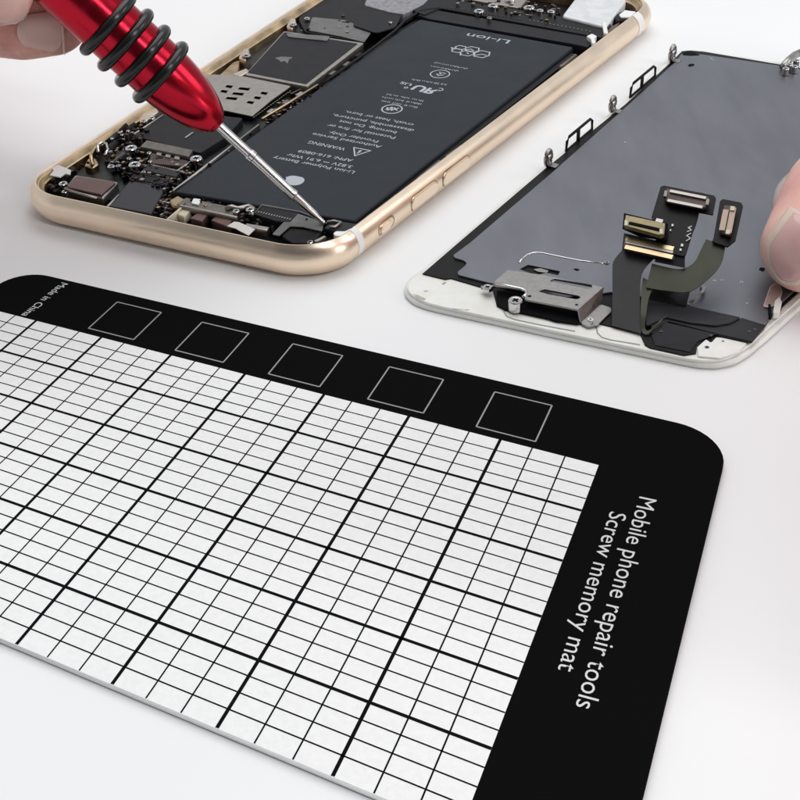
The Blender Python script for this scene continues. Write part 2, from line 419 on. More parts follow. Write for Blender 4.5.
def mark(lines, x, y, s, w, m=m_bprint, name='printed_symbol'):
    c, e1, e2 = bloc(x, y); sg = []
    for ln in lines:
        for a, b in zip(ln, ln[1:]):
            A, B = (c+e1*p[0]*s+e2*p[1]*s for p in (a, b)); d = (B-A); l = np.hypot(*d)
            sg.append((A-d/l*w*.3, B+d/l*w*.3, w))
    return strips(name, sg, ZB, m, bat)
def circ(r, n=24, cx=0, cy=0, sy=1): return [(cx+r*math.cos(t), cy+r*sy*math.sin(t)) for t in np.linspace(0, 2*math.pi, n+1)]
mark([[(-1, -.75), (1, -.75), (0, .95), (-1, -.75)], [(0.05, .35), (-.1, -.15), (.12, -.15), (-.05, -.45)]], 359, 152, 1.75, .28)   # warning triangle
mark([circ(1), [(-.5, -.45), (-.1, .3), (.2, -.4), (.5, .35)], [(-.6, .1), (-.1, -.35), (.25, .4), (.6, -.1)]], 392, 109, 2.0, .30)
mark([circ(1), [(-.45, 0), (-.1, .45), (.3, .2), (-.1, -.1), (.3, -.45)], [(-.5, -.3), (-.05, -.45)]], 440, 74, 2.0, .26)
text('printed_symbol', 'R', PX(437, 92.8, ZB), PX(425.8, 90, ZB), 2.5, ZB, m_bprint, bat, .03, mirror=True)
text('printed_symbol', 'U', PX(425, 89.8, ZB), PX(413.5, 86.9, ZB), 2.5, ZB, m_bprint, bat, .03)
mark([[(.6, .5), (0, .75), (-.55, .3), (-.5, -.3), (0, -.7), (.6, -.5)]], 440.5, 89.5, .9, .22)
text('printed_symbol', 'US', PX(411.5, 85, ZB), PX(400.5, 82.3, ZB), 1.0, ZB, m_bprint, bat, .02)
mark([circ(.5, 12)], 406, 87.6, .7, .2)
# recycling arrows: three folded loops side by side
hexa = lambda cx, cy, a, b: [(cx-a, cy), (cx-a*.6, cy+b), (cx+a*.6, cy+b), (cx+a, cy), (cx+a*.6, cy-b), (cx-a*.6, cy-b), (cx-a, cy)]
mark([hexa(-2.55, .2, 1.5, 1.5), hexa(.2, 1.0, 1.4, 1.1), hexa(.2, -1.05, 1.4, 1.15), hexa(2.5, .75, 1.1, .75), hexa(2.6, -.9, 1.1, .8),
      [(-3.6, .3), (-2.5, .2), (-1.7, 1.2)], [(-.3, -.6), (.5, -1.1), (1.1, -.4)], [(-.2, 1.2), (.4, .7)], [(3.3, -.1), (4.2, -.1), (3.7, .35)], [(.9, 2.4), (1.1, 1.7)]], 470.5, 51.5, 1.13, .30)
# fruit shaped emblem with a bite
pts = []
for t in np.linspace(0, 2*math.pi, 40, endpoint=False):
    r = 1+.07*math.cos(2*t)-.12*max(0, math.cos(t-math.pi/2))**8-.10*max(0, math.cos(t+math.pi/2))**10
    x, y = .92*r*math.cos(t), r*math.sin(t)
    d = math.hypot(x-1.12, y-.15)
    if d < .42: x, y = 1.12+(x-1.12)/d*.42, .15+(y-.15)/d*.42
    pts.append((x, y))
c, e1, e2 = bloc(293.5, 180.5)
plate('printed_symbol', [tuple(c+e1*x*2.0+e2*y*2.0) for x, y in pts], ZB-.05, ZB+.004, m_bprint, bat, .001, px=False)
plate('printed_symbol', [tuple(c+(e1*x+e2*y)*2.0) for x, y in ((0, 1.15), (.08, 1.4), (.3, 1.62), (.5, 1.68), (.45, 1.42), (.25, 1.2))], ZB-.05, ZB+.004, m_bprint, bat, .001, px=False)

# battery flap, far band, side clips ------------------------------------
plate('cable_band', [(418, 15), (430, 9), (596, 38), (588, 47), (574, 44), (430, 19)], 2.3, 5.15, m_tape, phone, .1)
plate('cable_band', rnd([(408, 8), (430, -4), (612, 24), (603, 38), (440, 8), (424, 15)], 3), 2.3, 5.4, m_blk, phone, .15)
bar('edge_foam', (355, 224), (574, 53.5), 1.4, 2.3, 4.4, m_blk, phone, .1)
bar('edge_rail', (173, 190), (259, 124), .35, 2.3, 5.2, m_steel, phone, .1)
tube('edge_wire', [PX(x, y, 5.2) for x, y in ((322, 84), (345, 68), (372, 49), (395, 31), (404, 22), (420, 11), (440, 8.5))], .33, m_blk, phone)
bar('edge_strip', (262, 118), (318, 84), .5, 4.4, 5.1, m_goldpin, phone, .1)
for x, y in ((268, 112), (283, 103), (297, 95), (312, 88), (330, 74), (344, 65), (356, 56)):
    bar('board_component', (x, y), (x+5, y-3.4), .8, 3, 5.0, random.choice((m_bronze, m_shield, m_blk)), phone, .08)
for a, b in (((367, 217), (384, 205)), ((388, 203), (408, 188)), ((418, 178), (440, 160)), ((446, 156), (462, 145)), ((560, 66), (576, 54))):
    bar('side_clip', a, b, .55, 4, 5.9, m_bronze, phone, .12)

# logic board and camera end ----------------------------------------------
ZC = 4.6
plate('logic_board', [(62, 190), (175, 212), (230, 160), (345, 72), (366, 40), (296, 22), (120, 125)], 2.3, 3.2, mat('board', (.012, .016, .016), .45, noise=.6, nscale=9), phone, .05)
plate('black_flex', rnd([(134, 136), (160, 114), (190, 112), (243, 118), (226, 137), (200, 153), (146, 139)], 2), 3.2, 4.9, m_tape, phone, .1)
bar('edge_rail', (132, 134.5), (163, 114.5), .28, 3.3, 5.15, m_shield, phone, .08)
bar('edge_rail', (185, 137.5), (193, 132), .35, 4.9, 5.05, m_shield, phone, .04)
# perforated shield with two rows of square holes
def hole(x, y, w=6.5, h=3.2): return [(x-w/2-.6, y+h/2-.9), (x+w/2-1.2, y+h/2+.4), (x+w/2+.9, y-h/2+.9), (x-w/2+1.0, y-h/2-.4)]
holes = [hole(*p) for p in ((229, 86.3), (224, 91.2))]+[hole(x, y, 11) for x, y in ((244, 88.6), (238, 93.6), (231.5, 98.2))]+[hole(*p) for p in ((264, 93), (257.3, 97.6), (250.3, 102.2))]
sh = plate('perforated_shield', [rnd([(203, 74), (240, 75.5), (291, 86), (272, 99.5), (252, 116), (226, 110.5), (196, 106)], 1.5)]+holes, 4.6, 4.9, m_shield, phone, .06)
plate('shield_wall', rnd([(205, 75), (239, 76.5), (290, 87), (271, 100), (251.5, 116), (226, 110.5), (196, 106)], 1.5), 3.2, 4.45, m_dark, phone, .1)
sh2 = plate('chip_shield', rnd([(245, 74.5), (284, 31), (364, 43), (307.5, 86.5)], 1.5), 3.2, 5.1, m_shield, phone, .1)
plate('black_tape', rnd([(247.5, 72.5), (284.5, 32), (358, 43.5), (306, 84)], 1.2), 5.1, 5.16, m_tape, sh2, .02)
plate('tape_mark', [(275, 58), (281, 56.5), (293, 57.2), (289, 59.5), (287.5, 63.5), (284.5, 60.8), (281, 62), (279, 60)], 5.16, 5.18, m_flexl, sh2, .004)
# flexes beyond the chip
plate('grey_flex', rnd([(286, 33), (330, 36), (327, 40.5), (300, 38), (288, 36.5)], 1.5), 5.15, 5.4, m_flexl, phone, .05)
plate('charcoal_flex', rnd([(298, 18), (316, 4), (352, -18), (420, -20), (400, 8), (350, 40), (305, 32)], 3), 3.2, 4.6, m_tape, phone, .1)
plate('grey_flex', rnd([(312, 17), (345, 20), (372, 31), (364, 42), (340, 36), (308, 30)], 2), 4.6, 4.9, m_flexl, phone, .05)
plate('black_tape', rnd([(352, 25), (366, 6), (404, 10), (396, 27), (376, 33)], 4), 4.9, 5.3, m_tape, phone, .15)
plate('speaker_cover', rnd([(364, 5), (372, -14), (440, -14), (424, 4), (404, 14), (390, 12)], 2.5), 3.2, 5.5, mat('speaker_grey', (.26, .26, .28), .5, .3, noise=.3, nscale=12, bump=.4, bscale=30), phone, .15)
screw(PX(390.5, 22, 5.7), .45, .4, phone, m_chrome)
# inner bracket inserts along the left wall
def insert(x, y, s=1.0):
    plate('wall_bracket', rnd([(x-7*s, y+3*s), (x-2*s, y-7*s), (x+4*s, y-7.5*s), (x+5*s, y), (x, y+6*s)], 1.6), 3, 5.2, mat_ins, phone, .2)
    screw(PX(x+1.2*s, y, 5.7), 1.05*s, .8, phone)
mat_ins = mat('warm_bracket', (.66, .56, .47), .36, 1.0, noise=.2, nscale=6)
insert(245, 55, .95); insert(292, 24, .85); screw(PX(307, 18, 5.4), .7, .6, phone)
plate('wall_bracket', rnd([(217, 77), (233, 62), (240, 60), (238, 72), (226, 80)], 2), 2.5, 4.6, m_goldin, phone, .2)
plate('wall_bracket', rnd([(232, 74), (246, 68), (250, 71), (240, 76)], 1), 3.5, 5.0, mat_ins, phone, .2)
plate('wall_bracket', rnd([(139, 118), (143, 113), (156, 107.5), (159, 111), (146, 121), (140, 122)], 1.5), 3, 5.3, mat_ins, phone, .25)
screw(PX(152, 117.5, 5.4), .6, .6, phone); screw(PX(143.5, 121, 5.3), .5, .5, phone)
for a, b, r in (((114, 134), (126, 126), .75), ((125, 132), (135, 125), .6), ((108, 144), (119, 135), .8), ((106, 153), (116, 144), .8), ((119, 141), (128, 134), .5)):
    tube('spring_contact', [PX(*a, 4.6), PX(*b, 4.8)], r, m_blk, phone, 14)
for x, y in ((112, 138), (119.5, 132), (122, 134.5), (128, 130.5)): screw(PX(x, y, 5.9), .35, .5, phone)
# curved wire and gold lug near the corner
tube('coil_wire', [PX(x, y, 5.2) for x, y in ((98, 152), (98, 145), (102, 142.5), (107, 144), (108, 150), (105, 155))], .28, m_chrome, phone)
tube('coil_wire', [PX(x, y, 5.0) for x, y in ((92, 165), (91, 155), (95, 148), (99, 146))], .36, m_goldpin, phone)
plate('gold_lug', rnd([(84, 166), (88, 158), (96, 158), (99, 164), (92, 168)], 1.5), 2.3, 4.5, m_goldpin, phone, .2)
# white star tab over black pad in the corner
plate('corner_pad', rnd([(38, 178), (41, 172), (60, 162), (64, 160), (70, 165), (76, 167), (75, 170), (66, 178), (60, 182), (48, 180)], 1.5), 2.3, 4.7, m_blk, phone, .2)
plate('white_tab', rnd([(49, 166.5), (54, 161), (57, 164.5), (63, 166.5), (71, 170), (70, 174.5), (65, 173.5), (60, 177), (49.5, 175), (53.5, 170)], .5), 5.5, 5.75, m_wedge, phone, .06)
# camera module
cmz = 5.3
plate('camera_module', rnd([(63, 189), (75, 174.5), (118.5, 181.5), (103, 198)], 2), 2.3, cmz-.5, m_steel, phone, .3)
plate('camera_cover', rnd([(66.5, 186.8), (76.5, 175.8), (116, 181.8), (101, 194.6)], 2), cmz-.5, cmz, m_brown, phone, .15)
tube('coil_wire', [PX(x, y, 5.1) for x, y in ((65, 189), (80, 194), (97, 198.5))], .3, m_steel, phone)
screw(PX(63, 183, 5.4), .8, .8, phone); screw(PX(65, 191, 5.0), .6, .8, phone)
bar('edge_rail', (107, 206), (119, 194), .3, 3, 4.8, m_steel, phone, .08)
plate('black_module', rnd([(108, 206), (130, 180), (166, 187), (151, 214)], 2), 2.3, 4.6, mat('violet_black', (.012, .011, .018), .35, noise=.2, nscale=3), phone, .2)
# connector cluster with bracket and screws
plate('connector_bracket', rnd([(146.5, 140), (193, 150), (188.5, 156.5), (140, 146.5)], 1), 4.0, 5.5, m_bronze, phone, .1)
plate('plum_connector', rnd([(151, 152.5), (188, 160.5), (185.5, 166.5), (148.5, 163)], 1), 3.2, 4.9, m_plum, phone, .1)
for x in (157, 166, 175): plate('steel_tab', rnd([(x, 150+.22*(x-150)), (x+5, 151.2+.22*(x-150)), (x+4, 154+.22*(x-150)), (x-1, 153+.22*(x-150))], .5), 4.8, 5.15, m_shield, phone, .05)
plate('grey_connector', rnd([(147, 164.5), (180, 172), (176, 177), (142, 170)], .8), 3.2, 4.9, m_flexg, phone, .1)
plate('grey_connector', rnd([(133, 172), (170, 181), (166, 186), (130, 177.5)], .8), 3.2, 4.7, m_tape, phone, .1)
plate('grey_connector', rnd([(107, 160), (123, 149), (128, 152), (113, 164)], .8), 3.2, 4.9, m_flexg, phone, .1)
for x, y, r in ((131, 147.3, 1.15), (134.6, 163.8, 1.15), (196, 157.8, 1.15), (111, 166, .7), (118, 165.5, .45), (129, 158, .45), (143.5, 171.5, .4), (149, 152.5, .45), (150, 161, .4)):
    screw(PX(x, y, 5.5), r, .9, phone)
for y0 in (0, 2.6, 5.2): bar('edge_rail', (184-y0*1.4, 166+y0*.9), (190-y0*1.5, 161+y0), .25, 4.6, 5.1, m_steel, phone, .05)
# pins of the small boards: tiny soldered parts, uncountable
bm = bmesh.new()
U = ph(1, 0)-ph(0, 0); U /= np.hypot(*U); W = ph(30, 31)-ph(30, 30); W /= np.hypot(*W)
def comp(x, y, z, a, b, h, mi):
    c = PX(x, y, z+h)[:2]
    q = [c-U*a-W*b, c+U*a-W*b, c+U*a+W*b, c-U*a+W*b]
    lo = [bm.verts.new(V((*p, z))) for p in q]; hi = [bm.verts.new(V((*p, z+h))) for p in q]
    fs = [bm.faces.new(hi)]+[bm.faces.new((lo[i], lo[(i+1) % 4], hi[(i+1) % 4], hi[i])) for i in range(4)]
    for f in fs: f.material_index = mi
def inpoly(x, y, P):
    r = False
    for (x1, y1), (x2, y2) in zip(P, P[1:]+P[:1]):
        if (y1 > y) != (y2 > y) and x < (x2-x1)*(y-y1)/(y2-y1)+x1: r = not r
    return r
regs = [([(104, 160), (122, 140), (206, 160), (172, 192), (128, 180)], 3.2, 560, 1.6), ([(104, 150), (140, 122), (150, 130), (112, 168)], 3.4, 160, 2.0), ([(150, 214), (163, 194), (186, 198), (166, 218)], 3.0, 120, 1.3),
        ([(42, 184), (60, 180), (66, 190), (58, 192)], 3.0, 40, 1.6), ([(258, 118), (290, 88), (320, 80), (285, 108)], 3.2, 70, 1.4), ([(216, 62), (240, 45), (290, 12), (300, 20), (250, 56)], 2.5, 40, 1.2),
        ([(240, 214), (262, 208), (275, 226), (240, 224)], 2.8, 50, 1.4), ([(300, 214), (345, 224), (352, 234), (300, 236)], 2.6, 50, 1.2), ([(440, 2), (560, 22), (560, 5), (470, -8)], 3.5, 260, 2.2), ([(262, 118), (318, 84), (324, 88), (268, 123)], 3.4, 120, 1.6), ([(300, 30), (345, 14), (360, 24), (340, 40)], 4.5, 30, .6)]
for P, z, n, h in regs:
    xs, ys = [p[0] for p in P], [p[1] for p in P]
    for _ in range(n):
        x, y = random.uniform(min(xs), max(xs)), random.uniform(min(ys), max(ys))
        if inpoly(x, y, P): comp(x, y, z, random.uniform(.12, .42), random.uniform(.12, .38), h*random.uniform(.5, 1.15), random.choice((0, 0, 0, 1, 2, 3)))
def pins(a, b, n, z, mi, w=.09, d=.22, h=.12):
    for i in range(n):
        t = i/(n-1); comp(a[0]+(b[0]-a[0])*t, a[1]+(b[1]-a[1])*t, z, w, d, h, mi)
for a, b, n, z, mi in (((152, 165), (184, 172.5), 18, 4.6, 1), ((146, 171), (175, 178), 16, 4.6, 1), ((132, 178.5), (165, 187), 18, 4.4, 1), ((134, 171), (169, 180), 18, 4.6, 3), ((149, 164), (180, 171), 16, 4.85, 1),
                       ((141, 147), (188, 157.3), 20, 4.4, 1), ((109, 164), (123, 153), 9, 4.85, 2), ((254, 117), (290, 91), 18, 4.5, 2), ((292, 93), (318, 80), 14, 4.3, 1), ((256, 211), (290, 219), 14, 4.98, 1),
                       ((182, 206), (236, 218), 22, 4.9, 1), ((150, 213), (164, 189), 10, 4.4, 1), ((448, 7), (520, 19), 22, 5.4, 3), ((530, 20), (590, 31), 16, 5.4, 1)):
    pins(a, b, n, z, mi)
for k in range(150):          # crumbs of solder and foam round the battery well
    t = random.random(); e = random.choice((((361, 223), (590, 50)), ((175, 188), (340, 72)), ((185, 197), (350, 226)), ((60, 180), (150, 118))))
    comp(e[0][0]+(e[1][0]-e[0][0])*t+random.uniform(-3, 3), e[0][1]+(e[1][1]-e[0][1])*t+random.uniform(-1, 1), random.uniform(4.2, 4.9), random.uniform(.08, .3), random.uniform(.06, .16), random.uniform(.1, .6), random.choice((0, 0, 0, 1, 3)))
me = bpy.data.meshes.new('surface_components'); bm.normal_update(); bm.to_mesh(me); bm.free()
for mm in (m_blk, m_shield, m_goldpin, m_plum): me.materials.append(mm)
o = link('surface_components', me, None, phone); o['kind'] = 'stuff'

# strip of parts along the near edge
plate('steel_strip', rnd([(176, 204.5), (186, 197.5), (240, 208.5), (237, 216)], 1), 3.0, 5.0, m_bronze, phone, .1)
bar('edge_rail', (180, 205), (237, 216.5), .45, 4.2, 5.25, m_shield, phone, .1)
plate('cream_pad', rnd([(191, 203), (193.5, 198), (201, 199), (198.5, 204.5)], 1.6), 5.0, 5.3, m_wedge, phone, .08)
screw(PX(205, 204.5, 5.2), .35, .3, phone, m_goldpin)
plate('gold_contact', rnd([(169, 200), (178, 195), (187, 200), (181, 207), (172, 206)], 1.5), 3, 4.9, m_goldpin, phone, .3)
plate('cream_pad', rnd([(177, 214), (184, 208), (191, 209.5), (184, 217)], 1), 3, 4.6, m_cream, phone, .2)
plate('brown_pad', rnd([(190, 218), (199, 212), (208, 214), (202, 221.5)], .8), 3, 4.6, m_brown, phone, .1)
plate('brown_pad', rnd([(211, 220), (217, 215.5), (232, 220), (228, 227)], .8), 3, 4.6, m_brown, phone, .1)
bar('edge_rail', (167, 219), (186, 203), .3, 3.0, 5.0, m_cream, phone, .06)
# post with spring
lathe('steel_post', PX(243, 223, 2.5), (0, 0, 1), [(0, 1.0), (2.6, 1.0), (2.7, 1.3), (3.2, 1.3), (3.3, .8), (3.6, .75)], m_steel, phone, 20)
tube('coil_wire', [PX(x, y, 5.3) for x, y in ((226, 209), (232, 207), (238, 209), (243, 208), (249, 206.5), (253, 209), (251, 215))], .5, m_steel, phone)
screw(PX(236, 210.5, 5.6), .6, .5, phone); screw(PX(250, 209, 6.0), .75, .6, phone)
plate('white_tag', [(227, 226), (234, 221.5), (239, 222), (255, 229), (248.5, 235), (240, 231), (236, 228.5)], 4.9, 5.1, mat('foil_tag', (.72, .70, .66), .3, .4), phone, .03)
bar('pin_bar', (245, 224.5), (268, 228.5), 1.1, 3.5, 5.0, m_steel, phone, .15)
plate('camera_flex', rnd([(254, 214), (262, 204.5), (300, 211.5), (290, 222), (276, 221)], 1.2), 3.2, 5.0, m_tape, phone, .08)
tube('edge_wire', [PX(x, y, 5.05) for x, y in ((255, 213), (262, 205), (300, 212), (322, 220))], .16, m_flexl, phone, 6)
plate('grey_flex', rnd([(272, 234), (286, 219.5), (297, 213), (324, 222), (322, 231), (302, 226.5), (290, 226), (279, 235.5)], 1.2), 4.7, 4.95, m_flexl, phone, .06)
plate('black_module', rnd([(281, 236), (291, 227.5), (322, 232), (314, 243), (292, 243)], 2), 2.6, 4.6, m_blk, phone, .15)
plate('grey_flex', rnd([(324, 228), (332, 221), (345, 222), (358, 224), (352, 230), (336, 231)], 1), 3.5, 5.0, m_flexg, phone, .1)
tube('coil_wire', [PX(x, y, 5.3) for x, y in ((327, 222), (334, 221), (341, 222.5), (335, 227), (329, 227))], .25, m_shield, phone)
plate('white_pad', rnd([(333, 233), (336, 231), (345, 231), (351, 228), (354, 229), (350, 233), (340, 236), (335, 235.5)], 1.2), 3.5, 5.3, m_wedge, phone, .1)
screw(PX(310, 241.5, 5.0), .5, .4, phone); bar('steel_tab', (315, 241), (325, 236), .5, 4.0, 5.0, m_shield, phone, .06)

# far end beyond the battery
plate('speaker_box', rnd([(562, 16), (574, 0), (580, -8), (627, 0), (621, 7), (606, 27)], 3), 2.4, 5.9, mat('speaker_white', (.66, .68, .70), .4, noise=.1, nscale=4), phone, .3)
plate('white_clip', rnd([(586.5, 36), (592, 33.5), (597, 36), (594, 38), (596, 42), (592, 43.5), (591, 39)], .8), 4.8, 6.0, m_wedge, phone, .1)
plate('brown_pad', rnd([(602, 36), (612, 26), (620, 22), (614, 31), (606, 38)], 1), 3.5, 5.6, m_brown, phone, .1)
plate('black_module', rnd([(614, 17), (620, 12), (640, 10), (634, 19), (617, 21)], 1), 3, 5.6, m_blk, phone, .15)
plate('white_pad', rnd([(619, 14.5), (625, 10), (636, 11.5), (631, 17), (621, 17)], .8), 5.6, 6.0, m_wedge, phone, .1)
bar('white_pad', (604, 22), (606, 33), .9, 5, 6.1, m_band, phone, .1)
for x, y, r in ((493, 5, 1.2), (479, 10.5, 1.2), (529, 7, 1.3), (540, 10, .8), (489.5, 17.5, .6), (510, -1, 1.2), (551, 11, .9)):
    screw(PX(x, y, 6.2), r, 1.2, phone, m_chrome if r > .7 else m_steel)
plate('steel_strip', rnd([(440, -6), (448, -12), (528, -2), (520, 8)], 2), 3.5, 5.6, m_shield, phone, .2)

# ------------------------------------------------------------------ removed screen
scr = thing('phone_screen', 'removed phone screen lying face down with grey metal back and standing ribbon connectors', 'phone screen', (*PX(640, 200, 0)[:2], 0))
# the glass front: near edge straight, corners rounded
GL = [(421, 270), (410, 277), (404.5, 285), (405, 293), (412, 300), (424, 305), (440, 309)]
GL += [(560, 335), (686, 361.5), (700, 364), (718, 364.5), (735, 361), (750, 352), (770, 335), (805, 303), (1006, 101), (1002, 97), (706, 50), (680, 49), (671, 55), (625, 100), (541, 168), (461, 237)]
plate('front_glass', rnd(GL, 5, 3), .02, 1.0, m_white, scr, .35)
GI = [(422, 272), (412, 279), (407, 286), (408.5, 292), (415, 297), (426, 302.3), (440, 306), (560, 332), (686, 358.3), (702, 360.5), (716, 360.5), (730, 357), (746, 348), (800, 299), (1000, 98), (706, 52), (682, 50.5), (672, 57), (626, 102), (542, 170), (461, 239)]
plate('white_frame', rnd(GI, 5, 3), 1.0, 1.5, m_white, scr, .12)
BK = [(422.5, 273.5), (445, 279), (451, 278), (480, 286.5), (493, 290), (497, 306), (504, 309), (548, 318.5), (555, 321), (578, 324), (600, 323.5), (640, 333), (645, 344.5), (650, 347.5), (684, 355), (696, 353), (697, 346), (706, 338.5), (711, 342), (717, 335.5), (722, 335.5), (748, 341.5), (753, 340), (766, 325), (771, 315.5), (779, 313), (783, 306), (800, 291), (992, 100), (704, 51.5), (690, 50.3), (682, 51), (673, 60), (625.5, 104), (541.5, 171.6), (461, 240.3)]
plate('black_gasket', BK, 1.5, 1.75, m_blk, scr, .04)
PLT = [(549.5, 174.5), (470, 242.5), (453, 255), (454.5, 257.5), (463, 260), (466.5, 262.5), (465, 265.5), (457.5, 271.5), (458, 274.5), (485, 281.5), (560, 298), (612, 292), (650, 298), (687, 305.5), (765, 324.5), (771, 315), (781, 303), (800, 285), (988, 99), (776, 65), (704, 54.5), (682, 53), (675, 62), (628, 105)]
pl = plate('backing_plate', [rnd(PLT, 1.2, 3), rnd([(519.5, 269), (528, 264.5), (560, 271), (558, 275), (546, 272.5), (536, 275)], 1), rnd([(573, 269), (576, 268), (580, 269.5), (577, 271)], .8)], 1.75, 2.1, m_plate, scr, .08)
tube('embossed_edge', [PX(x, y, 2.1) for x, y in ((519, 263), (522, 259), (527, 254.8), (534, 252.6), (542, 253), (560, 256.8), (580, 260.8), (606, 263.5))], .16, m_chrome, pl, 8)
screw(PX(607, 262, 2.35), .38, .3, pl); plate('embossed_edge', rnd([(533, 269), (540, 268), (549, 270.5), (547, 272.5), (538, 271.5)], 1.2), 1.76, 2.0, m_steel, pl, .05)
plate('plate_hole', rnd([(682, 53.5), (686, 51.5), (694, 52), (700, 55.2), (690, 55.6), (683, 55)], 1), 2.1, 2.15, m_dark, pl, .01)
plate('plate_hole', rnd([(687.5, 65.5), (690, 63.6), (694.5, 64), (694, 66), (689, 66.8)], .9), 2.1, 2.12, m_dark, pl, .008)
bar('scratch', (709.5, 57.2), (713.5, 60.2), .25, 2.1, 2.14, m_chrome, pl, .01)
for x, y, r in ((714.5, 280.4, .28), (721.8, 280, .2), (741.5, 281.8, .26), (625, 142, .14), (732, 216, .12), (747, 303, .15)): screw(PX(x, y, 2.16), r, .06, pl, m_wedge)
plate('plate_hole', rnd([(758.5, 269.5), (761, 267), (766, 268.5), (763, 272)], 1), 2.1, 2.12, m_dark, pl, .008)
rg = random.Random(3); sg = []
for _ in range(70):
    x, y = rg.uniform(480, 790), rg.uniform(75, 300)
    if inpoly(x, y, PLT):
        a = rg.uniform(-.5, .9); l = rg.uniform(2, 13); sg.append((PX(x, y, 2.1)[:2], PX(x+l*math.cos(a), y-l*math.sin(a)*.7, 2.1)[:2], rg.uniform(.025, .06)))
o = strips('fine_scratches', sg, 2.108, mat('scratched_metal', (.27, .27, .30), .35, .8), pl); o['kind'] = 'stuff'
# earpiece side: slotted steel bracket
slot = lambda a, b, w: [a, (b[0]-w*.2, b[1]-w), (b[0]+w*.6, b[1]), (b[0]-w*.8, b[1]+w*.5)]
s1 = rnd([(550, 281), (554, 278.5), (592, 285), (591.5, 287.5), (588, 288.5), (560, 283)], 1)
s2 = rnd([(538.5, 291), (544, 288.8), (579, 295.5), (580.5, 297.5), (576.5, 299), (548, 294)], 1.5)
bk = plate('slotted_bracket', [rnd([(507.5, 269.5), (545, 275), (604, 287), (578.5, 309.5), (540, 302), (524, 299), (527.5, 293), (525, 290.5), (520, 289), (494, 284.5), (493.5, 281.5)], 1.8), s1, s2], 3.3, 3.7, m_steel, scr, .09)
tube('bracket_lip', [PX(x, y, 3.55) for x, y in ((494, 283.6), (510, 286.6), (522, 289.2), (526.5, 291.5), (526, 295), (523, 297.5))], .3, m_chrome, bk)
plate('plate_hole', rnd([(527, 295.5), (531, 295), (531.5, 296.8), (528, 297)], .6), 3.7, 3.72, m_dark, bk, .008)
plate('plate_hole', rnd([(575, 304), (578, 303.8), (578, 305.3), (575.5, 305.5)], .6), 3.7, 3.72, m_dark, bk, .008)
slab('bracket_wall', [PX(604, 287.3, 3.65), PX(578.8, 309.5, 3.65), PX(581.5, 323, 2.0), PX(601, 304, 2.0)], .3, m_steel, bk)
plate('bracket_foot', rnd([(580.5, 322.5), (600.5, 304), (611.5, 307.5), (611.5, 311.5), (598, 324.5), (588, 326.5)], 2), 1.76, 2.1, m_steel, bk, .08)
screw(PX(590.5, 319, 2.3), .42, .2, bk, m_wedge); screw(PX(592.5, 323, 2.25), .35, .2, bk, m_chrome)
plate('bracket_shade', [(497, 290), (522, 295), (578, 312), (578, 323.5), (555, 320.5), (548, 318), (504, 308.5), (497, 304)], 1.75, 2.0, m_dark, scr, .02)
screw(PX(515.6, 299.8, 3.6), 1.15, 1.7, scr); lathe('screw_boss', PX(515.6, 301.5, 1.5), (0, 0, 1), [(0, 1.5), (1.2, 1.5), (1.4, 1.2)], m_shield, scr, 20)
lathe('earpiece_peg', PX(485.5, 291, 1.0), (0, 0, 1), [(0, 1.6), (1.2, 1.6), (1.35, 1.35), (1.4, .8)], m_wedge, scr, 28)
screw(PX(487.5, 286.5, 3.1), .75, .7, scr); bar('steel_tab', (481, 286.5), (494, 285.5), .5, 2.2, 2.7, m_steel, scr, .08)
# scribed line of the earpiece mould, stains
tube('moulded_line', [PX(x, y, 1.5) for x, y in ((503, 306), (504, 312), (507, 316.5), (514, 319.5), (540, 325), (575, 331.5))], .13, mat('groove', (.34, .37, .36), .5), scr, 6)
tube('moulded_line', [PX(x, y, 1.5) for x, y in ((596.5, 327), (597.5, 333), (602, 337.5), (610, 340), (640, 345))], .13, bpy.data.materials['groove'], scr, 6)
for P in ([(413, 293.5), (418, 295), (426.5, 299), (424, 300.5), (416, 297.5)], [(441, 284), (445, 281.5), (447, 283), (443, 285)], [(423, 291), (427, 290), (429, 291.3), (425, 292.3)], [(452, 308), (470, 309.6), (468, 310.6), (455, 309.6)]):
    plate('adhesive_stain', rnd(P, 1), 1.5, 1.512, m_grime, scr, .004)
plate('white_frame_lug', rnd([(697, 347), (706, 339), (711, 342.5), (716, 337), (722, 337.5), (747, 343), (738, 352), (720, 358), (698, 356)], 1.5), 1.5, 1.8, m_white, scr, .1)
screw(PX(707, 347, 1.85), .35, .08, scr, m_flexl); screw(PX(723, 341, 1.83), .2, .06, scr, m_flexl)
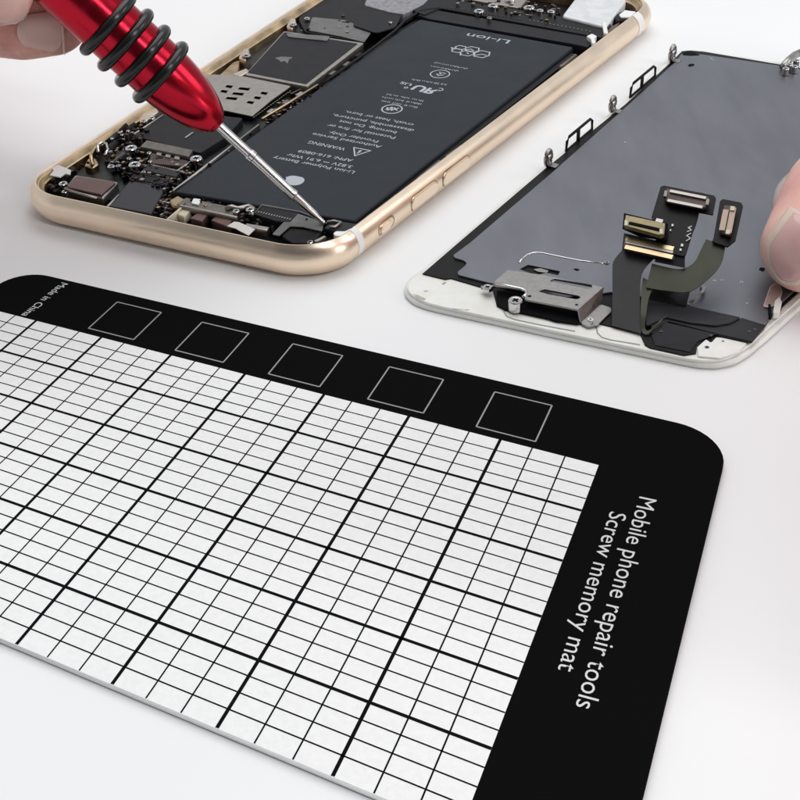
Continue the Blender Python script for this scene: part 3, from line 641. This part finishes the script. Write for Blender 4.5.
# standing edge clips
eL = lambda t, z: PX(422.5+(674-422.5)*t, 272.8+(60-272.8)*t, z)
def edge_t(x): return (x-422.5)/(674-422.5)
def framed_clip(x0, x1, h=2.6):
    a, b = eL(edge_t(x0), 1.6)[:2], eL(edge_t(x1), 1.6)[:2]
    def P(s, z): q = a+(b-a)*s; return (q[0], q[1], 1.6+z)
    r = .28
    o = tube('edge_clip', [P(0, 0), P(.02, h*.75), P(.1, h), P(.9, h), P(.98, h*.75), P(1, 0), P(.5, 0)], r, m_blk, scr, 8, closed=True)
    tube('clip_divider', [P(.45, 0), P(.45, h)], .35, m_flexg, o, 8); return o
framed_clip(566, 592); framed_clip(630, 655)
def eye_clip(x, s=1.0):
    a = eL(edge_t(x), 1.6)[:2]; d = (eL(.9, 0)-eL(.1, 0))[:2]; d /= np.hypot(*d)
    pts = [(a[0]+d[0]*math.cos(t)*1.0*s, a[1]+d[1]*math.cos(t)*1.0*s, 1.9+1.5*s+1.45*s*math.sin(t)) for t in np.linspace(0, 2*math.pi, 20, endpoint=False)]
    o = tube('screw_lug', pts, .42*s, m_steel, scr, 10, closed=True)
    n = np.array([d[1], -d[0], 0]); c = np.array([a[0], a[1], 1.9+1.5*s])
    lathe('lug_nut', c-n*.5, n, [(0, .75*s), (.9, .75*s), (1.0, .5*s)], m_chrome, o, 18)
    bar('lug_foot', (PX(*PJ((a[0], a[1], 2.1))[:2], 2.1))[:2], a+np.array([d[1], -d[0]])*1.9, 1.5, 2.1, 2.25, m_steel, o, .04, px=False)
eye_clip(548); eye_clip(612); eye_clip(671.5, 1.1)
tube('corner_lug', [PX(x, y, 3.0) for x, y in ((783, 67), (789, 60), (795, 55), (802, 52))], .8, m_steel, scr)
for x, y in ((786, 68), (790, 64), (795, 66), (797, 60)): screw(PX(x, y, 3.6), .7, 1.4, scr)
# satin tab: the fingertip's reflection is tinted into its colour
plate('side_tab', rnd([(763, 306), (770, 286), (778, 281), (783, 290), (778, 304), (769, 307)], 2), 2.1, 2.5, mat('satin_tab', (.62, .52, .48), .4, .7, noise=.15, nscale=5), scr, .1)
plate('side_tab', rnd([(773, 313), (775, 300), (780, 296), (782, 302), (780, 312)], 1.5), 1.8, 2.9, m_white, scr, .1)
bar('side_slot', (769.5, 304), (770.5, 317), .35, 2.1, 2.62, m_dark, scr, .02)

# ribbon cables -------------------------------------------------------------
def FZ(x, y): return 1.9+max(0, (332-y+.22*(x-640)))*.075
def FX(x, y, dz=0): return PX(x, y, FZ(x, y)+dz)
def fslab(name, P, t, m, parent, dz=0): return slab(name, [FX(x, y, dz) for x, y in P], t, m, parent)
fl1 = ribbon('ribbon_cable', [PX(612, 326, 1.9), FX(612.5, 300), FX(612.5, 275), FX(613.5, 262), FX(622, 251)], [PX(641, 334, 1.9), FX(640, 305), FX(640.5, 283), FX(644, 270), FX(655, 258)], .16, m_flexg, scr)
fslab('connector_board', [(622, 250), (624, 233), (676, 245), (674, 260), (655, 258.5)], .3, m_blk, fl1, .1)
cn = fslab('socket', [(623.5, 247.5), (625, 235), (675, 246), (673.5, 259.5)], .7, mat('umber', (.055, .04, .032), .45), fl1, .8)
def strip3(name, a, b, w, m, parent, dz, t=.25):
    A, B = FX(*a, dz), FX(*b, dz); up = FX(a[0], a[1]-3, dz)-A; d = B-A; up -= d*(up@d)/(d@d); up *= w/2/np.linalg.norm(up)
    return slab(name, [A-up, B-up, B+up, A+up], t, m, parent)
strip3('contact_row', (626, 238.5), (673.5, 248.6), .75, m_goldpin, cn, 1.05)
strip3('contact_row', (625.5, 241.8), (673, 252), .45, m_shield, cn, 1.0)
strip3('contact_row', (625, 246.5), (672.5, 257), .75, m_goldpin, cn, 1.05)
# upper gold socket in front of the big board
fl2 = ribbon('ribbon_cable', [FX(655, 262, .3), FX(656, 245, .6), FX(653, 218, .6), FX(657, 203, .6), FX(661, 187, .6)], [FX(685, 268, .3), FX(686, 252, .6), FX(696, 225, .6), FX(700, 210, .6), FX(704, 194, .6)], .2, m_tape, scr)
fslab('connector_board', [(660.5, 187), (664, 185.5), (714, 195.5), (716, 198), (713, 214.5), (699, 212), (686, 254), (683, 256), (666, 252), (651.5, 217)], .3, m_blk, fl2, .9)
sk = fslab('socket', [(664, 196.5), (667, 188.5), (709, 197), (706.5, 206.5), (703, 207.5), (666, 200.5)], .6, m_plum, fl2, 1.5)
strip3('contact_row', (670, 190.6), (706, 197.8), .5, m_shield, sk, 1.7)
strip3('contact_row', (667.5, 200), (702.5, 207), .5, m_shield, sk, 1.7)
for x, y in ((665.5, 193), (707.5, 201.3)): fslab('end_cap', [(x-2, y+3), (x-.8, y-2.8), (x+2, y-2.2), (x+1, y+3.5)], .3, m_bronze, sk, 1.75)
fl3 = fslab('connector_board', [(622.5, 228), (624, 213), (668, 223.5), (667.5, 240), (640, 236)], .3, m_dark, fl2, 1.5)
sk = fslab('socket', [(624, 225), (626, 215), (665, 223.5), (664, 234), (660, 235)], .9, mat('tan_socket', (.21, .175, .095), .38, .6, noise=.15, nscale=9), fl2, 2.4)
strip3('contact_slit', (629, 222.5), (660, 229.5), .45, m_dark, sk, 2.5, .12)
for x, y in ((626, 222.5), (661, 231)): fslab('end_cap', [(x-1.6, y+2.5), (x-1.4, y-2.3), (x+1.5, y-2.2), (x+1.8, y+2.6)], .3, m_cream, sk, 2.6)
strip3('solder_pad', (656, 219.6), (662.5, 221.2), .6, m_wedge, fl2, 2.3)
for x, y, w in ((672.5, 225, .5), (670.5, 230, .35), (682, 245, .6), (680.5, 249.5, .5), (690, 228, .15)):
    fslab('solder_pad', [(x-2*w, y+2*w), (x-1.6*w, y-2.2*w), (x+2*w, y-2*w), (x+2*w, y+2*w)], .1, m_wedge, fl2, 1.05)
for (x0, y0), (x1, y1) in (((686, 241), (690.5, 238)), ((690.5, 238), (686.5, 235.5)), ((686.5, 235.5), (691, 233)), ((687, 231.5), (691.5, 230)), ((691.5, 230), (688, 227.5)), ((688, 227.5), (692, 226))):
    strip3('board_marking', (x0, y0), (x1, y1), .14, m_print, fl2, 1.02, .04)
mat_rows = mat('rose_pins', (.40, .31, .25), .5, .3)
# olive ribbon with its narrow vertical socket
fl4 = ribbon('ribbon_cable', [FX(652, 264), FX(668, 268), FX(682, 269.5), FX(694, 263), FX(701, 250), FX(706, 240)], [FX(646, 288), FX(665, 291), FX(690, 292), FX(712, 276), FX(722, 262), FX(725.5, 245)], .16, m_olive, scr)
fslab('connector_board', [(713.5, 238), (720, 201), (723, 199), (741, 202.5), (743, 206), (735.5, 240), (727.5, 246.5), (712, 241.5)], .35, m_blk, fl4, .5)
sk = fslab('socket', [(719.5, 232), (724.5, 205), (736, 206.5), (731, 235)], .5, m_plum, fl4, 1.0)
for (a, b) in (((721.8, 230), (726, 209.5)), ((728.6, 232.5), (733.5, 207.5))):
    A, B = FX(*a, 1.2), FX(*b, 1.2); d = B-A; s = FX(a[0]+3, a[1], 1.2)-A; s -= d*(s@d)/(d@d); s *= .42/np.linalg.norm(s)
    slab('contact_row', [A-s, A+s, B+s, B-s], .25, mat_rows, sk)
for x, y in ((732.5, 208), (728, 231.5)): fslab('end_cap', [(x-2.4, y+2), (x-2, y-2), (x+2.3, y-1.6), (x+2, y+2.2)], .2, m_cream, sk, 1.35)
# folded ribbon loops at the foot
ribbon('ribbon_fold', [PX(643, 278, 5.5), PX(641.5, 295, 4.6), PX(640.5, 315, 3.6), PX(641, 330, 2.2), PX(647, 335, 2.0), PX(656, 327, 2.6), PX(664, 317, 3.0)],
       [PX(655, 284, 5.5), PX(649, 298, 4.6), PX(646, 315, 3.6), PX(645, 328, 2.4), PX(649, 331, 2.2), PX(659, 322, 2.8), PX(668, 314, 3.2)], .12, m_olive, scr)
slab('ribbon_fold', [PX(649, 286, 3.9), PX(690, 292, 3.4), PX(686, 306, 2.6), PX(648, 299, 3.0)], .15, m_flexg, scr)
plate('ribbon_base', rnd([(646, 300), (652, 298.5), (688, 305.5), (741, 317), (730, 323), (715, 325.5), (690, 322.5), (666, 317), (646, 326)], 2.5), 2.1, 2.5, m_flexg, scr, .1)
plate('gasket_strip', rnd([(650, 318), (668, 316), (700, 322.5), (720, 325), (735, 320), (742, 317.5), (766, 325), (752, 341.5), (721, 334.5), (668, 321), (652, 334)], 1.2), 1.76, 2.2, m_flexg, scr, .1)
for x, y in ((749, 331), (755, 329), (711, 335), (661, 331)): screw(PX(x, y, 2.3), .22, .08, scr, m_flexl)
slab('ribbon_fold', [PX(650, 331, 2.0), PX(664, 322, 2.4), PX(716, 334, 2.1), PX(698, 341, 1.9), PX(690, 352, 1.85), PX(655, 345, 1.85)], .1, m_tape, scr)
ribbon('solder_clip', [PX(703.5, 284.5, 2.4), PX(706, 287.5, 3.0), PX(702, 294, 3.0), PX(689.5, 305, 2.4)], [PX(700, 285, 2.4), PX(702, 289, 3.0), PX(697, 296, 3.0), PX(685.5, 304, 2.4)], .15, m_steel, scr)

# ------------------------------------------------------------------ screwdriver
T = PX(325, 224, 5.0); R1 = PD(108, 24, 182)
AX = (R1-T)/np.linalg.norm(R1-T)
def at_px(x, y):                        # distance from tip along the shaft of the point seen at this place along the axis
    lo, hi = 0.0, 120.0; tgt = math.hypot(x-325, y-224)
    for _ in range(40):
        m = (lo+hi)/2; q = PJ(T+AX*m)
        if math.hypot(q[0]-325, q[1]-224) < tgt: lo = m
        else: hi = m
    return lo
def rad(s, wpx): return wpx*1.06/2*PJ(T+AX*s)[2]/F8
drv = thing('screwdriver', 'red metallic precision screwdriver with four black rubber rings touching the phone corner', 'screwdriver', T)
s0, s1, s2, s3 = 0, at_px(293.5, 193), at_px(250.5, 155.5), at_px(219, 124)
r = rad
P = [(0, .12), (.35, .42), (1.8, .5), (2.6, r(3, 7.6)), (s1-.5, r(s1, 8.2)), (s1-.3, r(s1, 10.8)), (s1+.1, r(s1, 10.8)), (s1+.5, r(s1, 9.8)), (s2-.6, r(s2, 10.2)), (s2-.45, r(s2, 11.8)), (s2+.25, r(s2, 11.8)), (s2+.5, r(s2, 9.8)), (s3+1.5, r(s3, 9.6))]
sharp(lathe('shaft', T, AX, P, m_chrome, drv, 40), 30)
sr = [at_px(161.5, 71), at_px(143.5, 55), at_px(126.5, 39), at_px(108, 24)]
wr = 58.5
H = [(s3-.15, r(s3, 14)), (s3, r(s3, 18.5)), (s3+.5, r(s3, 22))]
for q, w in ((.06, 27), (.14, 33.5), (.25, 40.5), (.38, 46.5), (.52, 51.3), (.66, 54.8), (.8, 57.2), (.92, 58.4), (1, 58.6)):
    s = s3+(sr[0]-s3)*q; H.append((s, r(s, w)))
RH = r(sr[0], 58.6)
for s in sr: H += [(s-.75, RH), (s-.4, RH*.95), (s+.4, RH*.95), (s+.75, RH)]
H += [(sr[3]+6, RH), (sr[3]+14, RH*1.0), (sr[3]+26, RH*.97), (sr[3]+34, RH*.97), (sr[3]+35, RH*.9), (sr[3]+36, RH*.6)]
H.sort(key=lambda a: a[0])
sharp(lathe('handle', T, AX, H, m_red, drv, 96), 22)
x_ = np.cross(AX, [0, 0, 1.0]); x_ /= np.linalg.norm(x_); y_ = np.cross(AX, x_)
for s in sr:
    c = T+AX*s; rr_ = RH+.38
    tube('grip_ring', [c+rr_*(math.cos(t)*x_+math.sin(t)*y_) for t in np.linspace(0, 2*math.pi, 72, endpoint=False)], .9, m_rub, drv, 14, closed=True)

# ------------------------------------------------------------------ hands
def hand(name, label, chains, skin, vox=.55):
    """one continuous skin: chains of (points, radii) are grown together and smoothed"""
    bm = bmesh.new()
    for pts, rads in chains:
        pts = [np.array(p, float) for p in pts]
        for i in range(len(pts)-1):
            L = np.linalg.norm(pts[i+1]-pts[i]); n = max(2, int(L/(min(rads[i], rads[i+1])*.22)))
            for k in range(n+1):
                t = k/n; tt = t; q = pts[i]*(1-t)+pts[i+1]*t; rr2 = rads[i]*(1-tt)+rads[i+1]*tt
                mm = Matrix.Translation(V(q)) @ Matrix.Scale(rr2*K, 4)
                bmesh.ops.create_icosphere(bm, subdivisions=3, radius=1, matrix=mm)
    me = bpy.data.meshes.new(name); bm.to_mesh(me); bm.free()
    o = bpy.data.objects.new(name, me)
    md = o.modifiers.new('r', 'REMESH'); md.mode = 'VOXEL'; md.voxel_size = vox*K
    sm = o.modifiers.new('s', 'SMOOTH'); sm.factor = .5; sm.iterations = 10
    me2 = conv(o); me2.materials.clear()
    o2 = link(name, me2, skin, None, True); o2['label'] = label; o2['category'] = 'hand'
    return o2
def nail(parent, tip, back, up, rad_, length, half=52, tipw=1.0, lift=.18, free=1.2, m=m_nail):
    """nail plate: tip = centre of the finger end, back = point further up the finger, up = dorsal direction"""
    tip, back, up = (np.array(a, float) for a in (tip, back, up)); a = back-tip; a /= np.linalg.norm(a); up = up-a*(up@a); up /= np.linalg.norm(up); b = np.cross(a, up)
    for nm, sA, sB, mm in (('nail', 0, length, m), ('nail_edge', -free, 0, m_nailw)):
        bm = bmesh.new(); g = []
        ns, nf = 12, 16
        for i in range(ns+1):
            s = sA+(sB-sA)*i/ns; row = []
            for k in range(nf+1):
                f = (k/nf*2-1); sh = 1.0
                if nm == 'nail': sh = math.sqrt(max(0, 1-max(0, (s/length-.72)/.30)**2))
                else: sh = 1-.25*(s/-free)**2
                ph_ = math.radians(half)*f*sh
                curve = (f*f)*.9 if nm == 'nail_edge' else f*f*.9*(1-s/length)
                ss = s+curve
                R = rad_+lift-(.012*(ss-length*.5)**2 if ss < length*.5 else 0)
                row.append(bm.verts.new(V(tip+a*ss+R*(math.cos(ph_)*up+math.sin(ph_)*b))))
            g.append(row)
        for i in range(ns):
            for k in range(nf): bm.faces.new((g[i][k], g[i+1][k], g[i+1][k+1], g[i][k+1]))
        bmesh.ops.recalc_face_normals(bm, faces=bm.faces); bmesh.ops.solidify(bm, geom=bm.faces[:], thickness=.25*K)
        from_bm(nm, bm, mm, parent, True)

# left hand holding the driver (enters from the upper left)
def chainL(P): return [PD(x, y, d) for x, y, d in P]
lf = [
 (chainL([(50, 16, 190), (20, 14, 191), (-60, 0, 195), (-150, -40, 205), (-260, -130, 225)]), [6.2, 7.2, 8.2, 8.8, 11]),          # thumb, behind the handle
 (chainL([(-4, -12, 170), (-30, -19, 171), (-110, -60, 178), (-220, -170, 195), (-330, -260, 222)]), [5.3, 6.4, 7.6, 8.6, 11]),       # index, in front
 (chainL([(60, -55, 183), (10, -110, 183), (-80, -170, 188), (-210, -240, 205), (-340, -300, 228)]), [5.8, 7.2, 8.2, 9, 11]),
 (chainL([(40, -150, 192), (-40, -190, 192), (-140, -250, 198), (-250, -300, 212), (-370, -350, 232)]), [5.6, 6.8, 7.8, 8.6, 11]),
 (chainL([(-20, -230, 200), (-80, -270, 202), (-180, -320, 206), (-290, -370, 218), (-390, -400, 236)]), [4.8, 5.8, 6.6, 7.6, 10]),
 (chainL([(-260, -130, 225), (-340, -220, 232), (-420, -320, 246), (-560, -430, 270), (-760, -560, 310)]), [15, 19, 20, 22, 27]),
 (chainL([(-330, -260, 224), (-400, -380, 240), (-480, -420, 256)]), [14, 18, 20]),
]
hl = hand('hand', 'hand pinching the red screwdriver handle with thumb and fingertips', lf, m_skin)
from mathutils.bvhtree import BVHTree
def nail_on(ho, quad, lift=.22, nu=26, nv=20, name='nail', m=m_nail):
    """thin nail plate laid on the skin: quad = corners base-top, tip-top, tip-bottom, base-bottom"""
    bv = BVHTree.FromPolygons([v.co.copy() for v in ho.data.vertices], [p.vertices[:] for p in ho.data.polygons])
    Q = [np.array(q, float) for q in quad]; bm = bmesh.new(); g = []
    for i in range(nu+1):
        u = i/nu; row = []
        for k in range(nv+1):
            v = k/nv; f = 2*v-1
            uu = u*(1-.07*f*f-.16*f**4)+.14*f*f*(1-u)          # rounded base, gently rounded tip
            p = (1-v)*((1-uu)*Q[0]+uu*Q[1])+v*((1-uu)*Q[3]+uu*Q[2])
            d = Vector(ray(*p)).normalized(); hit = bv.ray_cast(V(EYE), d)[0]
            if hit is None: row.append(None); continue
            edge_ = min(1, 6*min(v, 1-v)+.15, 5*u+.1)
            row.append(bm.verts.new(hit-d*lift*K*edge_))
        g.append(row)
    for i in range(nu):
        for k in range(nv):
            q = (g[i][k], g[i+1][k], g[i+1][k+1], g[i][k+1])
            if all(x is not None for x in q): bm.faces.new(q)
    bmesh.ops.recalc_face_normals(bm, faces=bm.faces); bmesh.ops.solidify(bm, geom=bm.faces[:], thickness=.22*K)
    return from_bm(name, bm, m, ho, True)
nail_on(hl, [(18, 16), (60, 10), (64, 53), (17, 44)])
nail_on(hl, [(60.2, 9), (61.6, 9), (65.6, 53), (63.8, 53.4)], .26, 4, 20, 'nail_edge', m_nail)
nail_on(hl, [(-18, -14), (31, -12), (26, 24), (-18, 20)])

# right hand gripping the screen edge (enters from the right)
rf = [
 ([PX(809, 246, 9), PX(838, 197, 12), PX(898, 140, 18), PX(1000, 110, 26), PX(1080, 90, 40)], [7.3, 8.6, 9.2, 10, 13]),       # thumb pad, front
 ([PX(832, 205, 5), PX(856, 170, 9), PX(894, 132, 22), PX(985, 60, 36), PX(1080, 40, 44)], [5.6, 6.8, 7.8, 8.8, 12]),          # index behind, nail showing
 ([PX(880, 150, 4), PX(930, 110, 14), PX(990, 60, 28), PX(1050, 20, 42), PX(1120, 20, 48)], [5.8, 7, 8, 9, 12]),
 ([PX(940, 110, 4), PX(980, 70, 14), PX(1040, 30, 28), PX(1100, 0, 42), PX(1160, 10, 48)], [5.6, 6.8, 7.6, 8.6, 11]),
 ([PX(990, 80, 4), PX(1030, 50, 13), PX(1080, 10, 25), PX(1140, -10, 38), PX(1190, 5, 46)], [4.8, 5.8, 6.6, 7.6, 10]),
 ([PX(1080, 90, 44), PX(1150, 60, 50), PX(1250, 60, 56), PX(1450, 60, 64), PX(1800, 60, 76)], [14, 20, 20, 21, 26]),
 ([PX(1090, 40, 48), PX(1160, 20, 52), PX(1230, 40, 56)], [13, 17, 19]),
]
hr = hand('hand', 'hand pressing its fingertips on the right edge of the removed phone screen', rf, m_skin2)
nail_on(hr, [(794, 201), (761.8, 247), (782.5, 294), (848, 252)], .12, 34, 30, 'nail_edge', m_nail3)
nail_on(hr, [(797, 206), (764.8, 249.5), (785.5, 289.5), (845, 247)], .26, 34, 30, 'nail', m_nail2)
def patch(name, rails, t, m, parent):
    bm = bmesh.new(); g = [[bm.verts.new(V(p)) for p in r] for r in rails]
    for a, b in zip(g, g[1:]):
        for k in range(len(a)-1): bm.faces.new((a[k], a[k+1], b[k+1], b[k]))
    bmesh.ops.recalc_face_normals(bm, faces=bm.faces); bmesh.ops.subdivide_edges(bm, edges=bm.edges[:], cuts=2, use_grid_fill=True, smooth=1.0)
    bmesh.ops.solidify(bm, geom=bm.faces[:], thickness=t*K); return from_bm(name, bm, m, parent, True)
n0 = [(776, 219), (772.3, 209), (772.3, 198), (777, 185), (786.5, 174.5), (799, 165), (815, 154)]
n1 = [(777.5, 222), (775.5, 211), (776.5, 200), (781, 189), (789, 179), (800, 170), (816, 159.5)]
n2 = [(779.5, 224), (780, 213), (782.5, 203), (787, 193.5), (794.5, 184), (804, 176), (819, 165.5)]
patch('nail', [[PX(x, y, 7.2+.35*i) for i, (x, y) in enumerate(n0)], [PX(x, y, 9.4+.4*i) for i, (x, y) in enumerate(n1)], [PX(x, y, 11.0+.45*i) for i, (x, y) in enumerate(n2)]], .3, m_nailw, hr)

# ------------------------------------------------------------------ light
def area(name, loc, size, power, col, target=(0, 170, 0), shape='SQUARE', sy=None):
    l = bpy.data.lights.new(name, 'AREA'); l.shape = shape; l.size = size*K
    if sy: l.shape = 'RECTANGLE'; l.size_y = sy*K
    l.energy = power; l.color = col; o = bpy.data.objects.new(name, l); C.objects.link(o); o.location = V(loc)
    d = Vector([(t-s)*K for s, t in zip(loc, target)]); o.rotation_euler = d.to_track_quat('-Z', 'Y').to_euler(); return o
area('key_softbox', (0, 560, 1150), 1150, 92000, (1, .988, .97))
area('side_softbox', (1000, 150, 520), 420, 19000, (.97, .985, 1))
# added strip light, aimed to draw the long highlight on the screwdriver
vv = EYE-T-AX*40; vv /= np.linalg.norm(vv)
n0_ = vv-AX*(vv@AX); n0_ /= np.linalg.norm(n0_); sd = np.cross(AX, n0_)
if sd@(CR+CU) < 0: sd = -sd
al = math.radians(17); nn = n0_*math.cos(al)+sd*math.sin(al); rf_ = 2*(nn@vv)*nn-vv
ctr = T+AX*40; pos = ctr+rf_*900
print('strip lamp at', pos)
l = bpy.data.lights.new('highlight_strip', 'AREA'); l.shape = 'RECTANGLE'; l.size = 8.0; l.size_y = 130.0; l.energy = 46000; l.color = (1, .99, .98)
o = bpy.data.objects.new('highlight_strip', l); C.objects.link(o)
zz = Vector(rf_); yy = Vector(AX)-zz*Vector(AX).dot(zz); yy.normalize(); xx = yy.cross(zz)
o.matrix_world = Matrix(((xx.x, yy.x, zz.x, pos[0]*K), (xx.y, yy.y, zz.y, pos[1]*K), (xx.z, yy.z, zz.z, pos[2]*K), (0, 0, 0, 1)))
w = bpy.data.worlds.new('World'); bpy.context.scene.world = w; w.use_nodes = True
bg = w.node_tree.nodes['Background']; bg.inputs['Color'].default_value = (.93, .96, 1, 1); bg.inputs['Strength'].default_value = .46
# a white studio whose camera side is unlit
nt = w.node_tree; tc = nt.nodes.new('ShaderNodeTexCoord'); vm = nt.nodes.new('ShaderNodeVectorMath'); vm.operation = 'DOT_PRODUCT'
vm.inputs[1].default_value = (-.12, -.86, .5); nt.links.new(tc.outputs['Generated'], vm.inputs[0])
mr = nt.nodes.new('ShaderNodeMapRange'); mr.interpolation_type = 'SMOOTHSTEP'
mr.inputs['From Min'].default_value = .35; mr.inputs['From Max'].default_value = .85; mr.inputs['To Min'].default_value = .60; mr.inputs['To Max'].default_value = .10
nt.links.new(vm.outputs['Value'], mr.inputs['Value']); nt.links.new(mr.outputs['Result'], bg.inputs['Strength'])
sc = bpy.context.scene
sc.view_settings.view_transform = 'Standard'; sc.view_settings.look = 'None'; sc.view_settings.exposure = 0; sc.view_settings.gamma = 1
sc.render.resolution_x = sc.render.resolution_y = 1024
